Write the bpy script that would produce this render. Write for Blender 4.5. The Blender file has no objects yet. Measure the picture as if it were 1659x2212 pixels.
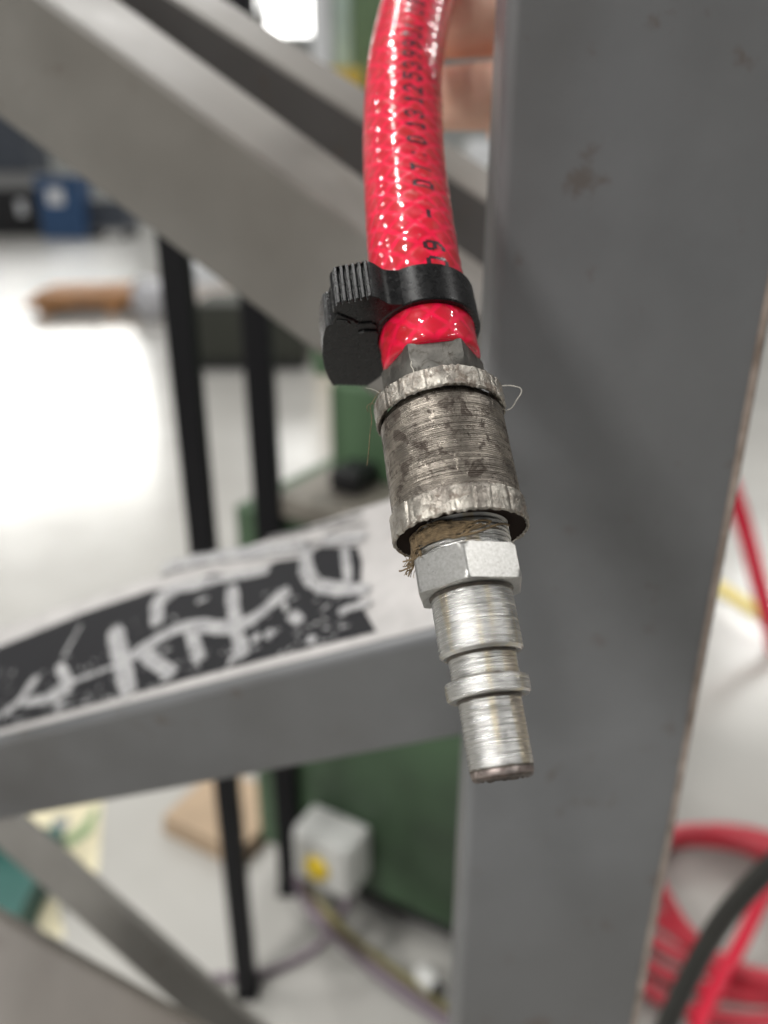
import bpy, bmesh, math, random
from mathutils import Vector, Matrix, noise
R = math.radians
rnd = random.Random(7)
sc = bpy.context.scene
COL = sc.collection

# ------------------------------------------------------------------ camera
CAM_H = 1.05
PITCH = R(22.3)
FPX = 1661.0                     # focal length in units of the 1659 x 2212 survey grid
cam_d = bpy.data.cameras.new('camera')
cam = bpy.data.objects.new('camera', cam_d); COL.objects.link(cam)
cam.location = (0, 0, CAM_H); cam.rotation_euler = (R(90) - PITCH, 0, 0)
cam_d.sensor_fit = 'VERTICAL'; cam_d.sensor_height = 36.0
cam_d.lens = 36.0 * FPX / 2212.0
cam_d.clip_start = 0.01; cam_d.clip_end = 200
cam_d.dof.use_dof = True; cam_d.dof.focus_distance = 0.147; cam_d.dof.aperture_fstop = 7.3
sc.camera = cam

# ------------------------------------------------------------------ world, lamps, exposure
w = bpy.data.worlds.new('World'); sc.world = w; w.use_nodes = True
bg = w.node_tree.nodes['Background']
bg.inputs[0].default_value = (0.98, 1.0, 1.0, 1); bg.inputs[1].default_value = 0.13
sc.view_settings.view_transform = 'Standard'; sc.view_settings.look = 'None'
sc.view_settings.exposure = 0.0; sc.view_settings.gamma = 1.0
sc.cycles.use_denoising = True
sc.cycles.sample_clamp_indirect = 8.0

LAMP_W = 33.0
def lamp(x, y, z, sx, sy, p):
    l = bpy.data.lights.new('ceiling_lamp', 'AREA'); l.shape = 'RECTANGLE'
    l.size = sx; l.size_y = sy; l.energy = p; l.color = (1.0, 0.985, 0.955)
    o = bpy.data.objects.new('ceiling_lamp', l); COL.objects.link(o); o.location = (x, y, z)
    return o
for lx in (-3.9, -1.2, 3.2):
    for ly in (-2.4, -0.6, 1.0, 2.5):
        lamp(lx, ly, 4.6, 0.20, 0.36, LAMP_W if (lx, ly) != (-3.9, -2.4) else 30.0)
lamp(-2.9, -2.3, 3.7, 0.9, 1.2, 190.0)
for lx in (-14.0, 0.0, 9.0):
    for ly in (8.0, 16.0, 26.0):
        lamp(lx, ly, 8.5, 0.8, 3.0, 330.0)

# ------------------------------------------------------------------ geometry helpers
FWD = Vector((0, math.cos(PITCH), -math.sin(PITCH)))
UPV = Vector((0, math.sin(PITCH), math.cos(PITCH)))
RGT = Vector((1, 0, 0))
EYE = Vector((0, 0, CAM_H))
def ray(px, py): return FWD + RGT * ((px - 829.5) / FPX) - UPV * ((py - 1106.0) / FPX)
def P(px, py, d): return EYE + ray(px, py) * d                    # survey point at a known distance
def onplane(px, py, p0, n):
    r = ray(px, py); return EYE + r * ((p0 - EYE).dot(n) / r.dot(n))
def floor(px, py, z=0.0): return onplane(px, py, Vector((0, 0, z)), Vector((0, 0, 1)))
def project(p):
    v = p - EYE; d = v.dot(FWD)
    return 829.5 + FPX * v.dot(RGT) / d, 1106.0 - FPX * v.dot(UPV) / d, d

def empty(name, label=None, cat=None, loc=(0, 0, 0), rot=None, group=None):
    o = bpy.data.objects.new(name, None); COL.objects.link(o); o.empty_display_size = 0.02
    o.location = loc
    if rot is not None: o.rotation_euler = rot
    tag(o, label, cat, group); return o
def tag(o, label=None, cat=None, group=None, kind=None):
    if label: o['label'] = label
    if cat: o['category'] = cat
    if group: o['group'] = group
    if kind: o['kind'] = kind
    return o
def finish(name, bm, mat, parent=None, smooth=None, bevel=None):
    bmesh.ops.recalc_face_normals(bm, faces=bm.faces)
    me = bpy.data.meshes.new(name); bm.to_mesh(me); bm.free()
    if mat: me.materials.append(mat)
    o = bpy.data.objects.new(name, me); COL.objects.link(o)
    if parent: o.parent = parent
    if smooth is not None:
        me.shade_smooth(); me.set_sharp_from_angle(angle=R(smooth))
    if bevel:
        m = o.modifiers.new('bevel', 'BEVEL'); m.width = bevel[0]; m.segments = bevel[1]; m.limit_method = 'ANGLE'
        m.angle_limit = R(30)
    return o
def box(bm, o, a, b, c):
    """box with one corner at o and edge vectors a, b, c"""
    vs = [bm.verts.new(o + a * i + b * j + c * k) for i in (0, 1) for j in (0, 1) for k in (0, 1)]
    for f in ((0, 1, 3, 2), (4, 6, 7, 5), (0, 4, 5, 1), (2, 3, 7, 6), (0, 2, 6, 4), (1, 5, 7, 3)):
        bm.faces.new([vs[i] for i in f])
def abox(bm, x0, x1, y0, y1, z0, z1):
    box(bm, Vector((x0, y0, z0)), Vector((x1 - x0, 0, 0)), Vector((0, y1 - y0, 0)), Vector((0, 0, z1 - z0)))
def lathe(bm, prof, seg=96, rf=None, cap0=True, cap1=True, ph=0.0):
    rings = []
    for i, (z, r) in enumerate(prof):
        ring = []
        for k in range(seg):
            t = 2 * math.pi * k / seg + ph
            rr, zz = (r, z) if rf is None else rf(t, z, r, i)
            ring.append(bm.verts.new((rr * math.sin(t), -rr * math.cos(t), zz)))   # t = 0 faces the viewer side (-Y)
        rings.append(ring)
    for a, b in zip(rings, rings[1:]):
        for k in range(seg):
            bm.faces.new((a[k], a[(k + 1) % seg], b[(k + 1) % seg], b[k]))
    if cap0: bm.faces.new(rings[0])
    if cap1: bm.faces.new(list(reversed(rings[-1])))
    return rings
def catmull(pts, n):
    out = []; P_ = [pts[0] * 2 - pts[1]] + list(pts) + [pts[-1] * 2 - pts[-2]]
    for i in range(1, len(P_) - 2):
        p0, p1, p2, p3 = P_[i - 1:i + 3]
        for k in range(n):
            t = k / n
            out.append(0.5 * ((2 * p1) + (p2 - p0) * t + (2 * p0 - 5 * p1 + 4 * p2 - p3) * t * t + (3 * p1 - p0 - 3 * p2 + p3) * t ** 3))
    out.append(P_[-2].copy()); return out
def tube(bm, path, rad, seg=10, rfun=None):
    """tube along a path, rad a number or list"""
    n = len(path); rings = []; prev = None
    for i, p in enumerate(path):
        t = (path[min(i + 1, n - 1)] - path[max(i - 1, 0)]).normalized()
        if prev is None:
            a = Vector((0, 0, 1)) if abs(t.z) < 0.9 else Vector((1, 0, 0)); u = t.cross(a).normalized()
        else: u = (prev - t * prev.dot(t)).normalized()
        prev = u; v = t.cross(u); r = rad[i] if isinstance(rad, (list, tuple)) else rad
        rings.append([bm.verts.new(p + (u * math.cos(2 * math.pi * k / seg) + v * math.sin(2 * math.pi * k / seg)) * r) for k in range(seg)])
    for a, b in zip(rings, rings[1:]):
        for k in range(seg): bm.faces.new((a[k], a[(k + 1) % seg], b[(k + 1) % seg], b[k]))
    bm.faces.new(rings[0]); bm.faces.new(rings[-1])
def prism(bm, pts, h):
    """closed polygon (list of Vectors) extruded by vector h"""
    a = [bm.verts.new(p) for p in pts]; b = [bm.verts.new(p + h) for p in pts]
    bm.faces.new(a); bm.faces.new(list(reversed(b)))
    for i in range(len(a)):
        j = (i + 1) % len(a); bm.faces.new((a[j], a[i], b[i], b[j]))

def nz0(z): return noise.noise(Vector((3.1, z * 14, 0.7)))

# ------------------------------------------------------------------ material helper
class N:
    def __init__(s, name, **kw):
        s.m = bpy.data.materials.new(name); s.m.use_nodes = True
        s.t = s.m.node_tree; s.b = s.t.nodes['Principled BSDF']
        for k, v in kw.items(): s.set(k, v)
    def set(s, k, v):
        k = {'color': 'Base Color', 'rough': 'Roughness', 'metal': 'Metallic', 'spec': 'Specular IOR Level', 'coat': 'Coat Weight',
             'coatr': 'Coat Roughness', 'normal': 'Normal', 'coatn': 'Coat Normal', 'sss': 'Subsurface Weight', 'sssr': 'Subsurface Radius',
             'ssss': 'Subsurface Scale', 'emit': 'Emission Color', 'emits': 'Emission Strength', 'trans': 'Transmission Weight'}.get(k, k)
        i = s.b.inputs[k]
        if hasattr(v, 'links') or isinstance(v, bpy.types.NodeSocket): s.t.links.new(v, i)
        else: i.default_value = (*v, 1) if isinstance(v, tuple) and len(v) == 3 and k.endswith('Color') else v
    def node(s, typ, ins=None, **props):
        n = s.t.nodes.new(typ)
        for k, v in props.items(): setattr(n, k, v)
        for k, v in (ins or {}).items():
            if isinstance(v, bpy.types.NodeSocket): s.t.links.new(v, n.inputs[k])
            else:
                if isinstance(v, tuple) and len(v) == 3 and n.inputs[k].type == 'RGBA': v = (*v, 1)
                n.inputs[k].default_value = v
        return n
    def coord(s, kind='Object', scale=(1, 1, 1)):
        c = s.node('ShaderNodeTexCoord').outputs[kind]
        return s.node('ShaderNodeMapping', {'Vector': c, 'Scale': scale}).outputs[0]
    def noise(s, vec, scale=5, detail=4, rough=0.55, dist=0.0):
        return s.node('ShaderNodeTexNoise', {'Vector': vec, 'Scale': scale, 'Detail': detail, 'Roughness': rough, 'Distortion': dist}).outputs[0]
    def ramp(s, f, stops):
        n = s.node('ShaderNodeValToRGB', {'Fac': f}); e = n.color_ramp.elements
        while len(e) < len(stops): e.new(0.5)
        for i, (p, c) in enumerate(stops):
            e[i].position = p; e[i].color = (*c, 1) if isinstance(c, tuple) else (c, c, c, 1)
        return n.outputs[0]
    def mix(s, f, a, b, mode='MIX'):
        n = s.node('ShaderNodeMix', data_type='RGBA', blend_type=mode)
        for i, v in ((0, f), (6, a), (7, b)):
            if isinstance(v, bpy.types.NodeSocket): s.t.links.new(v, n.inputs[i])
            else: n.inputs[i].default_value = (*v, 1) if isinstance(v, tuple) and len(v) == 3 else v
        return n.outputs[2]
    def math(s, op, a, b=0.0, c=0.0):
        n = s.node('ShaderNodeMath', operation=op)
        for i, v in enumerate((a, b, c)):
            if isinstance(v, bpy.types.NodeSocket): s.t.links.new(v, n.inputs[i])
            else: n.inputs[i].default_value = v
        return n.outputs[0]
    def bump(s, h, strength=0.3, dist=0.001, normal=None):
        d = {'Height': h, 'Strength': strength, 'Distance': dist}
        if normal is not None: d['Normal'] = normal
        return s.node('ShaderNodeBump', d).outputs[0]

def plain(name, color, rough=0.5, metal=0.0, var=0.15, scale=6.0, coat=0.0):
    n = N(name, rough=rough, metal=metal, coat=coat)
    f = n.noise(n.coord(), scale, 5, 0.6)
    lo = tuple(c * (1 - var) for c in color); hi = tuple(min(1, c * (1 + var)) for c in color)
    n.set('color', n.ramp(f, [(0.3, lo), (0.7, hi)]))
    return n.m

# painted grey steel of the frame
def painted(name, base, rough=0.42, scale=14.0):
    n = N(name, rough=rough)
    v = n.coord()
    f = n.noise(v, scale, 5, 0.6); g = n.noise(v, scale * 4.5, 5, 0.6)
    c = n.ramp(f, [(0.25, tuple(x * 0.78 for x in base)), (0.75, tuple(x * 1.18 for x in base))])
    c = n.mix(n.ramp(n.noise(n.coord(scale=(1, 1, 0.5)), 6.0, 3, 0.5, 0.8), [(0.42, 0.0), (0.62, 0.55)]), c, (base[0] * 0.55, base[1] * 0.52, base[2] * 0.48))
    sp = n.ramp(g, [(0.63, 0.0), (0.71, 1.0)])
    rust = n.mix(n.math('MULTIPLY', sp, 0.55), c, (0.085, 0.06, 0.045))
    n.set('color', rust)
    n.set('rough', n.ramp(f, [(0.3, rough - 0.06), (0.7, rough + 0.08)]))
    n.set('normal', n.bump(n.noise(v, 420, 3, 0.6), 0.12, 0.0004))
    return n.m
M_FRAME = painted('grey_frame_paint', (0.150, 0.154, 0.160))
M_BRACE = painted('warm_grey_paint', (0.20, 0.191, 0.174), 0.5)
M_BROWN = painted('brownish_grey_paint', (0.19, 0.17, 0.15), 0.55)
M_DARK = painted('dark_grey_shade_and_wear', (0.10, 0.096, 0.096), 0.5)  # dark tone for the painted slot shade and the worn streaks

# ------------------------------------------------------------------ setting: floor, hall end wall, windows
n = N('epoxy_floor', rough=0.2)
v = n.coord()
f = n.noise(v, 1.6, 6, 0.6); g = n.noise(v, 9.0, 5, 0.7)
c = n.mix(n.math('MULTIPLY', g, 0.35), n.ramp(f, [(0.3, (0.42, 0.41, 0.385)), (0.7, (0.50, 0.49, 0.465))]), (0.30, 0.285, 0.26))
n.set('color', c); n.set('rough', n.ramp(g, [(0.3, 0.17), (0.7, 0.27)]))
n.set('normal', n.bump(n.noise(v, 2.5, 3, 0.5), 0.10, 0.01))
M_FLOOR = n.m
WALL_Y = 36.0
bm = bmesh.new(); abox(bm, -40, 40, -12, WALL_Y + 0.3, -0.2, 0.0)
tag(finish('floor', bm, M_FLOOR), kind='structure')
M_WALL = plain('hall_wall_paint', (0.42, 0.43, 0.42), 0.7, scale=0.6)
M_LIT = N('daylit_window_glass', rough=0.2, color=(0.8, 0.85, 0.9), emit=(1.0, 0.99, 0.95), emits=16.0).m
M_WFRAME = plain('window_frame_paint', (0.5, 0.5, 0.5), 0.5)
bm = bmesh.new(); abox(bm, -40, 40, WALL_Y, WALL_Y + 0.3, 0.0, 18.0)
hall = tag(finish('hall_wall', bm, M_WALL), 'pale grey end wall of the hall with tall bright windows far behind', 'wall')
def wall_pt(px, py): return onplane(px, py, Vector((0, WALL_Y, 0)), Vector((0, 1, 0)))
M_LIT2 = N('dimmer_window_glass', rough=0.2, color=(0.8, 0.85, 0.9), emit=(1.0, 0.99, 0.95), emits=5.0).m
def window(x0, x1, z0, z1, nx, nz, lit=None):
    bm = bmesh.new(); t = 0.18; y0, y1 = WALL_Y - 0.14, WALL_Y - 0.002
    for i in range(nx + 1):
        x = x0 + (x1 - x0) * i / nx; abox(bm, x - t / 2, x + t / 2, y0, y1, z0 - t / 2, z1 + t / 2)
    for j in range(nz + 1):
        z = z0 + (z1 - z0) * j / nz
        for i in range(nx):
            xa = x0 + (x1 - x0) * i / nx + t / 2; xb = x0 + (x1 - x0) * (i + 1) / nx - t / 2
            abox(bm, xa, xb, y0 + 0.005, y1, z - t / 2, z + t / 2)
    fr = finish('window', bm, M_WFRAME, hall)
    for i in range(nx):
        for j in range(nz):
            bm = bmesh.new()
            abox(bm, x0 + (x1 - x0) * i / nx + t / 2, x0 + (x1 - x0) * (i + 1) / nx - t / 2, WALL_Y - 0.06, WALL_Y - 0.02,
                 z0 + (z1 - z0) * j / nz + t / 2, z0 + (z1 - z0) * (j + 1) / nz - t / 2)
            finish('pane', bm, lit or M_LIT, fr)
window(-19.6, -11.2, 6.4, 11.4, 4, 2)
a = wall_pt(513, 85); b = wall_pt(690, 85)
window(a.x, a.x + (b.x - a.x) * 0.31, wall_pt(540, 30).z, 12.6, 1, 2, M_LIT2)
window(a.x + (b.x - a.x) * 0.36, b.x, wall_pt(620, 82).z, 12.6, 1, 2, M_LIT2)

# ------------------------------------------------------------------ grey steel frame
frame = empty('steel_frame', 'grey painted steel frame of upright column and diagonal braces behind the hose', 'steel frame', (0.07, 0.26, 0.0))
FI = frame.matrix_basis.inverted()
def fr_part(name, bm, mat, **k):
    bm.transform(Matrix.Translation(-Vector((0.07, 0.26, 0.0)))); return finish(name, bm, mat, frame, **k)
bm = bmesh.new(); abox(bm, 0.0300, 0.1094, 0.220, 0.246, 0.0, 2.3)
fr_part('column', bm, M_FRAME, bevel=(0.0035, 4), smooth=40)
n = N('rubbed_edge_steel', rough=0.55, metal=0.2)
n.set('color', n.ramp(n.noise(n.coord(), 90, 5, 0.6), [(0.3, (0.16, 0.12, 0.095)), (0.7, (0.40, 0.33, 0.285))]))
M_EDGE = n.m
L, Rr = [], []
for i in range(121):
    z = 0.002 + 2.29 * i / 120; wv = 0.0013 + 0.0007 * nz0(z) 
    L.append(Vector((0.10955 - 0.0030 - wv, 0.2195, z))); Rr.append(Vector((0.10955 - 0.0022 + 0.0004 * nz0(z + 9), 0.2195, z)))
bm = bmesh.new(); prism(bm, L + list(reversed(Rr)), Vector((0, 0.0008, 0)))
fr_part('worn_edge', bm, M_EDGE)
def brace_axes(A, B, th):
    t = (B - A).normalized(); mid = (A + B) / 2
    away = (mid - EYE); away = (away - t * away.dot(t)).normalized()
    up = t.cross(away).normalized()
    if up.z < 0: up = -up
    s, c_ = math.sin(R(th)), math.cos(R(th))
    return t, up * s + away * c_, -up * c_ + away * s         # axis, direction across the top, direction down the front
def brace(name, A, B, th, top, front, mat, bev=0.003, ext=0.5):
    t, dt, df = brace_axes(A, B, th); bm = bmesh.new(); A = A + (A - B) * ext
    box(bm, A, B - A, dt * top, df * front)
    return fr_part(name, bm, mat, bevel=(bev, 3), smooth=40), (t, dt, df)
brace('upper_brace', P(-160, -190, 0.350), P(1190, 797, 0.335), 21, 0.060, 0.064, M_BRACE)
A2, B2 = P(180, -128, 0.405), P(1230, 546, 0.405)
brace('upper_rail', A2, B2, 24, 0.036, 0.037, M_BRACE)
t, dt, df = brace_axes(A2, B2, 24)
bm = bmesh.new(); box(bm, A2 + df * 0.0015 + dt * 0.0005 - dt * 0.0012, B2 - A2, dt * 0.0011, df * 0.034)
fr_part('slot_shade', bm, M_DARK)  # dark face: shade of the slot between the tubes, painted on
A3, B3 = P(1025, 1350, 0.262), P(-330, 1681, 0.400)
B3 = A3 + (B3 - A3) * 1.4
low, (t3, dt3, df3) = brace('lower_brace', A3, B3, 46, 0.090, 0.061, M_FRAME, 0.004, 0.0)
brace('foot_brace', P(-60, 1670, 0.66), P(640, 2286, 0.62), 25, 0.012, 0.032, M_BRACE)
brace('base_beam', P(-100, 1922, 0.45), P(520, 2272, 0.42), 8, 0.03, 0.12, M_BROWN)
bk = P(1190, 797, 0.335)
bm = bmesh.new(); abox(bm, 0.045, 0.095, 0.2465, 0.40, bk.z - 0.03, bk.z - 0.02); fr_part('bracket', bm, M_FRAME)
# painted band and hand-brushed marks on the top of the lower brace
NT = t3.cross(dt3).normalized()
if NT.dot(EYE - A3) < 0: NT = -NT
def c6(x, y): return x * 0.625, 950.4 + y * 0.625
def ontop(x, y, lift): px, py = c6(x, y); return onplane(px, py, A3 + NT * lift, NT)
M_PALE = plain('pale_worn_paint', (0.43, 0.415, 0.405), 0.55, scale=60)
M_BAND = N('black_band_paint', color=(0.012, 0.012, 0.014), rough=0.6, spec=0.2).m
n = N('white_brushed_paint', rough=0.65)
f = n.noise(n.coord(), 170, 5, 0.7)
n.set('color', n.ramp(f, [(0.3, (0.24, 0.24, 0.25)), (0.7, (0.44, 0.435, 0.43))]))
n.set('Alpha', n.ramp(n.noise(n.coord(), 240, 5, 0.75), [(0.32, 0.2), (0.48, 1.0)]))
M_STROKE = n.m
bm = bmesh.new()
box(bm, A3 + NT * 0.0002 + dt3 * 0.0035 + t3 * 0.012, (B3 - A3) * 0.985, dt3 * 0.083, NT * 0.0003)
fr_part('pale_paint', bm, M_PALE)
poly = [(-120, 1030), (-120, 760), (0, 715), (300, 595), (520, 522), (640, 500), (735, 462), (850, 470), (960, 420), (1060, 408), (1105, 372), (1235, 372), (1250, 420), (1243, 560), (1300, 662), (1000, 735), (700, 812), (450, 880), (0, 1000)]
bm = bmesh.new(); prism(bm, [ontop(x, y, 0.0007) for x, y in poly], NT * 0.0003)
fr_part('black_band', bm, M_BAND)
strokes = [([(395, 650), (420, 760), (447, 880)], 52), ([(420, 775), (520, 705), (640, 645), (830, 640), (1000, 515)], 46), ([(490, 735), (600, 812)], 42),
           ([(655, 650), (690, 765)], 38), ([(800, 505), (815, 640), (842, 750)], 38), ([(545, 640), (545, 560), (585, 520), (745, 488)], 42),
           ([(560, 440), (760, 400), (900, 385), (1050, 365)], 44), ([(740, 485), (930, 450)], 34), ([(1060, 370), (1060, 450), (1110, 505), (1275, 520)], 40),
           ([(1190, 370), (1205, 490)], 30), ([(1110, 348), (1262, 335)], 46), ([(10, 950), (70, 900), (130, 815)], 34), ([(80, 912), (230, 868), (205, 775)], 34),
           ([(240, 840), (400, 780)], 16), ([(1170, 592), (1285, 560)], 26), ([(215, 755), (280, 640)], 10), ([(1005, 600), (1040, 630)], 36), ([(925, 660), (940, 680)], 30),
           ([(870, 690), (900, 680)], 26), ([(1060, 690), (1090, 690)], 30), ([(790, 765), (815, 755)], 24), ([(195, 915), (215, 925)], 30), ([(0, 950), (-100, 990)], 22), ([(680, 560), (720, 545)], 14), ([(980, 560), (990, 590)], 18)]
bm = bmesh.new()
for k, (pl, wd) in enumerate(strokes):
    pts = [ontop(x, y, 0.0012 + 0.00001 * k) for x, y in pl]
    pts = catmull(pts, 6) if len(pts) > 2 else [pts[0].lerp(pts[1], i / 4) for i in range(5)]
    wm = wd * 0.625 / FPX * (pts[0] - EYE).dot(FWD) * 0.66
    L, Rr = [], []
    for i, p in enumerate(pts):
        d = (pts[min(i + 1, len(pts) - 1)] - pts[max(i - 1, 0)]).normalized(); s = NT.cross(d)
        e = wm * (0.75 if i in (0, len(pts) - 1) else 1) * (0.85 + 0.3 * rnd.random())
        L.append(p + s * e); Rr.append(p - s * e)
    prism(bm, L + list(reversed(Rr)), NT * 0.00015)
for k in range(150):
    x = rnd.uniform(-20, 1240); yb = 985 - x * 0.245; y = yb - rnd.random() ** 1.4 * (250 if x > 350 else 190)
    c = ontop(x, y, 0.00110); d = (t3 * rnd.gauss(1, 0.4) + dt3 * rnd.gauss(0, 0.5)).normalized(); q = NT.cross(d); l_, w_ = rnd.uniform(0.0006, 0.0036), rnd.uniform(0.0003, 0.0011)
    prism(bm, [c - d * l_, c - q * w_ * rnd.random(), c + d * l_ * rnd.uniform(0.4, 1), c + q * w_], NT * 0.0001)
lettering = fr_part('brushed_lettering', bm, M_STROKE)
bm = bmesh.new()
for pl, wd in (([(925, 338), (1090, 300), (1255, 252)], 16), ([(1120, 330), (1180, 300), (1262, 290)], 12), ([(700, 428), (760, 410), (880, 382)], 14), ([(1000, 395), (1060, 360), (1110, 350)], 12), ([(560, 470), (640, 440), (730, 425)], 10)):
    pts = catmull([ontop(x, y, 0.0012) for x, y in pl], 6); wm = wd * 0.625 / FPX * (pts[0] - EYE).dot(FWD) * 0.6; L, Rr = [], []
    for i, p in enumerate(pts):
        d = (pts[min(i + 1, len(pts) - 1)] - pts[max(i - 1, 0)]).normalized(); q = NT.cross(d) * wm * rnd.uniform(0.3, 1.2); L.append(p + q); Rr.append(p - q)
    prism(bm, L + list(reversed(Rr)), NT * 0.0001)
fr_part('worn_streaks', bm, M_DARK)
path = [A3 + dt3 * 0.085 + t3 * 0.003, A3 + dt3 * 0.04 + t3 * 0.003, A3 + t3 * 0.003, A3 + df3 * 0.03 + t3 * 0.003, A3 + df3 * 0.06 + t3 * 0.003]
path = catmull(path, 14); bm = bmesh.new(); tube(bm, path, [0.0028 + 0.0007 * math.sin(i * 1.3) for i in range(len(path))], 8); fr_part('weld_bead', bm, M_FRAME, smooth=60)
tag(lettering, 'white letters brushed by hand on the black band')

# ------------------------------------------------------------------ axis of the coupling
Z0, Z1 = 0.165, 0.131
PA, PB = P(924, 740, Z0), P(1083, 1660, Z1)
AX = (PB - PA).normalized()
mid = (PA + PB) / 2 - EYE
YL = (mid - AX * mid.dot(AX)).normalized()     # away from the viewer
ZL = -AX
XL = YL.cross(ZL).normalized()
ROT = Matrix((XL, YL, ZL)).transposed()
ML = Matrix.Translation(PA) @ ROT.to_4x4()
MLI = ML.inverted()
def depth_at(yc):
    q = (yc - 740.0) / 920.0; iz = (1 - q) / Z0 + q / Z1; return 1 / iz
def zc(yc):
    q = (yc - 740.0) / 920.0; d = depth_at(yc)
    return -(P(924 + 159 * q, yc, d) - PA).dot(AX)
def rp(half, yc): return half * depth_at(yc) / FPX
EUL = ROT.to_euler()
def nz(x, y, z, s): return noise.noise(Vector((x * s, y * s, z * s)))

# ---- materials for the metal
def steel(name, dark, light, rust, groove, spots=0.5, metal=0.85, rough=0.42, lump=0.35, lines=0.0):
    n = N(name, metal=metal)
    v = n.coord()
    big = n.noise(v, 190, 6, 0.65); fine = n.noise(v, 900, 5, 0.7)
    ring = n.noise(n.coord(scale=(14, 14, 4200)), 1.0, 2, 0.5)
    c = n.ramp(big, [(0.33, dark), (0.5, tuple((a + b) / 2 for a, b in zip(dark, light))), (0.64, light)])
    c = n.mix(n.ramp(ring, [(0.36, lines), (0.54, 0.0)]), c, tuple(x * 0.5 for x in dark))
    pit = n.ramp(n.noise(v, 750, 4, 0.65, 0.3), [(0.66, 0.0), (0.70, 1.0)])
    c = n.mix(n.math('MULTIPLY', pit, 0.85), c, tuple(x * 0.3 for x in dark))
    blot = n.ramp(n.noise(v, 300, 6, 0.72, 0.6), [(0.53, 0.0), (0.60, 1.0)])
    c = n.mix(n.math('MULTIPLY', blot, spots), c, rust)
    nick = n.ramp(n.noise(n.coord(scale=(1, 1, 0.45)), 420, 3, 0.5, 1.2), [(0.66, 0.0), (0.69, 1.0)])
    c = n.mix(n.math('MULTIPLY', nick, 0.4), c, tuple(min(1, x * 1.5) for x in light))
    n.set('color', c)
    n.set('rough', n.math('ADD', n.math('MULTIPLY', blot, 0.3), n.ramp(fine, [(0.3, rough - 0.1), (0.7, rough + 0.14)])))
    b1 = n.bump(ring, groove, 0.00025)
    b2 = n.bump(n.noise(v, 520, 5, 0.65, 0.8), lump, 0.0006, b1)
    n.set('normal', n.bump(nick, 0.5, 0.0002, b2))
    return n.m
M_STEEL = steel('worn_dark_steel', (0.125, 0.108, 0.092), (0.375, 0.335, 0.285), (0.05, 0.036, 0.030), 1.0, 0.75, rough=0.33, lines=0.55)
M_RIM = steel('battered_rim_steel', (0.17, 0.15, 0.13), (0.46, 0.43, 0.38), (0.13, 0.085, 0.06), 0.08, 0.5, rough=0.35, lump=0.8)
M_HEX1 = steel('dull_hex_steel', (0.12, 0.115, 0.105), (0.22, 0.21, 0.19), (0.10, 0.075, 0.055), 0.0, 0.25, rough=0.5, lump=0.15)
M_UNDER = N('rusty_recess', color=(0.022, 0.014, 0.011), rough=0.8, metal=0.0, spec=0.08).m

def zinc(name, groove, grain, rough=0.25, base=(0.56, 0.555, 0.54)):
    n = N(name, metal=1.0)
    v = n.coord()
    ring = n.noise(n.coord(scale=(10, 10, 2200)), 1.0, 4, 0.7)
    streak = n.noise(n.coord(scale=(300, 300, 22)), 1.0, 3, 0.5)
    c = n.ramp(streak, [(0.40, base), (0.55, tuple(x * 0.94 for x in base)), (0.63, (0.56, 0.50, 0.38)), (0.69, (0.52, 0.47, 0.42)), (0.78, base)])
    c = n.mix(n.ramp(ring, [(0.3, 0.5), (0.48, 0.0)]), c, (0.30, 0.28, 0.27))
    speck = n.ramp(n.noise(v, 1500, 3, 0.6), [(0.70, 0.0), (0.76, 1.0)])
    c = n.mix(n.math('MULTIPLY', speck, 0.8), c, (0.10, 0.09, 0.08))
    n.set('color', c)
    n.set('rough', n.ramp(ring, [(0.3, rough + 0.12), (0.7, rough - 0.06)]))
    b = n.bump(ring, groove, 0.0004)
    n.set('normal', n.bump(n.noise(v, 2100, 4, 0.65), grain, 0.0003, b))
    return n.m
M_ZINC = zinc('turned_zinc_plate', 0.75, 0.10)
n = N('cast_zinc_plate', metal=0.9)
v = n.coord(); gr = n.noise(v, 1700, 4, 0.7); sp = n.ramp(n.noise(v, 1300, 3, 0.6), [(0.66, 0.0), (0.73, 1.0)])
n.set('color', n.mix(n.math('MULTIPLY', sp, 0.75), n.ramp(gr, [(0.35, (0.38, 0.372, 0.352)), (0.65, (0.50, 0.495, 0.48))]), (0.11, 0.10, 0.09)))
n.set('rough', 0.36); n.set('normal', n.bump(gr, 0.12, 0.0002))
M_HEX2 = n.m

# ---- dark socket: hex, sleeve with two knurled rims
sock = empty('pipe_socket', 'worn dark steel socket with two battered rims, screwed below the hose end', 'pipe fitting', PA, EUL)
def hexr(Rc, t, ph):            # radius of a hexagon with corner radius Rc
    a = (t - ph) % (math.pi / 3) - math.pi / 6
    return Rc * math.cos(math.pi / 6) / math.cos(a)
def hexpart(name, prof, Rc, ph, mat, parent, seg=180, smooth=28):
    bm = bmesh.new()
    lathe(bm, prof, seg, lambda t, z, r, i: (min(r, hexr(Rc, t, ph)), z))
    return finish(name, bm, mat, parent, smooth=smooth)
Rh = rp(111, 800)
zt, zb = zc(784), zc(880)
ze = zt + (zb - zt) * 0.44
prof = [(zt, Rh * 0.87), (zt - 0.0005, Rh * 0.93), (zt - 0.0012, Rh * 1.0)]
for i in range(1, 5): prof.append((zt - 0.0012 + (ze - zt + 0.0012) * i / 4, Rh * 1.001))
for i in range(1, 7): prof.append((ze + (zb - ze) * i / 6, Rh * (1.0 - 0.28 * i / 6)))
hexpart('hex_nut', prof, Rh, R(38), M_HEX1, sock)
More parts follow.
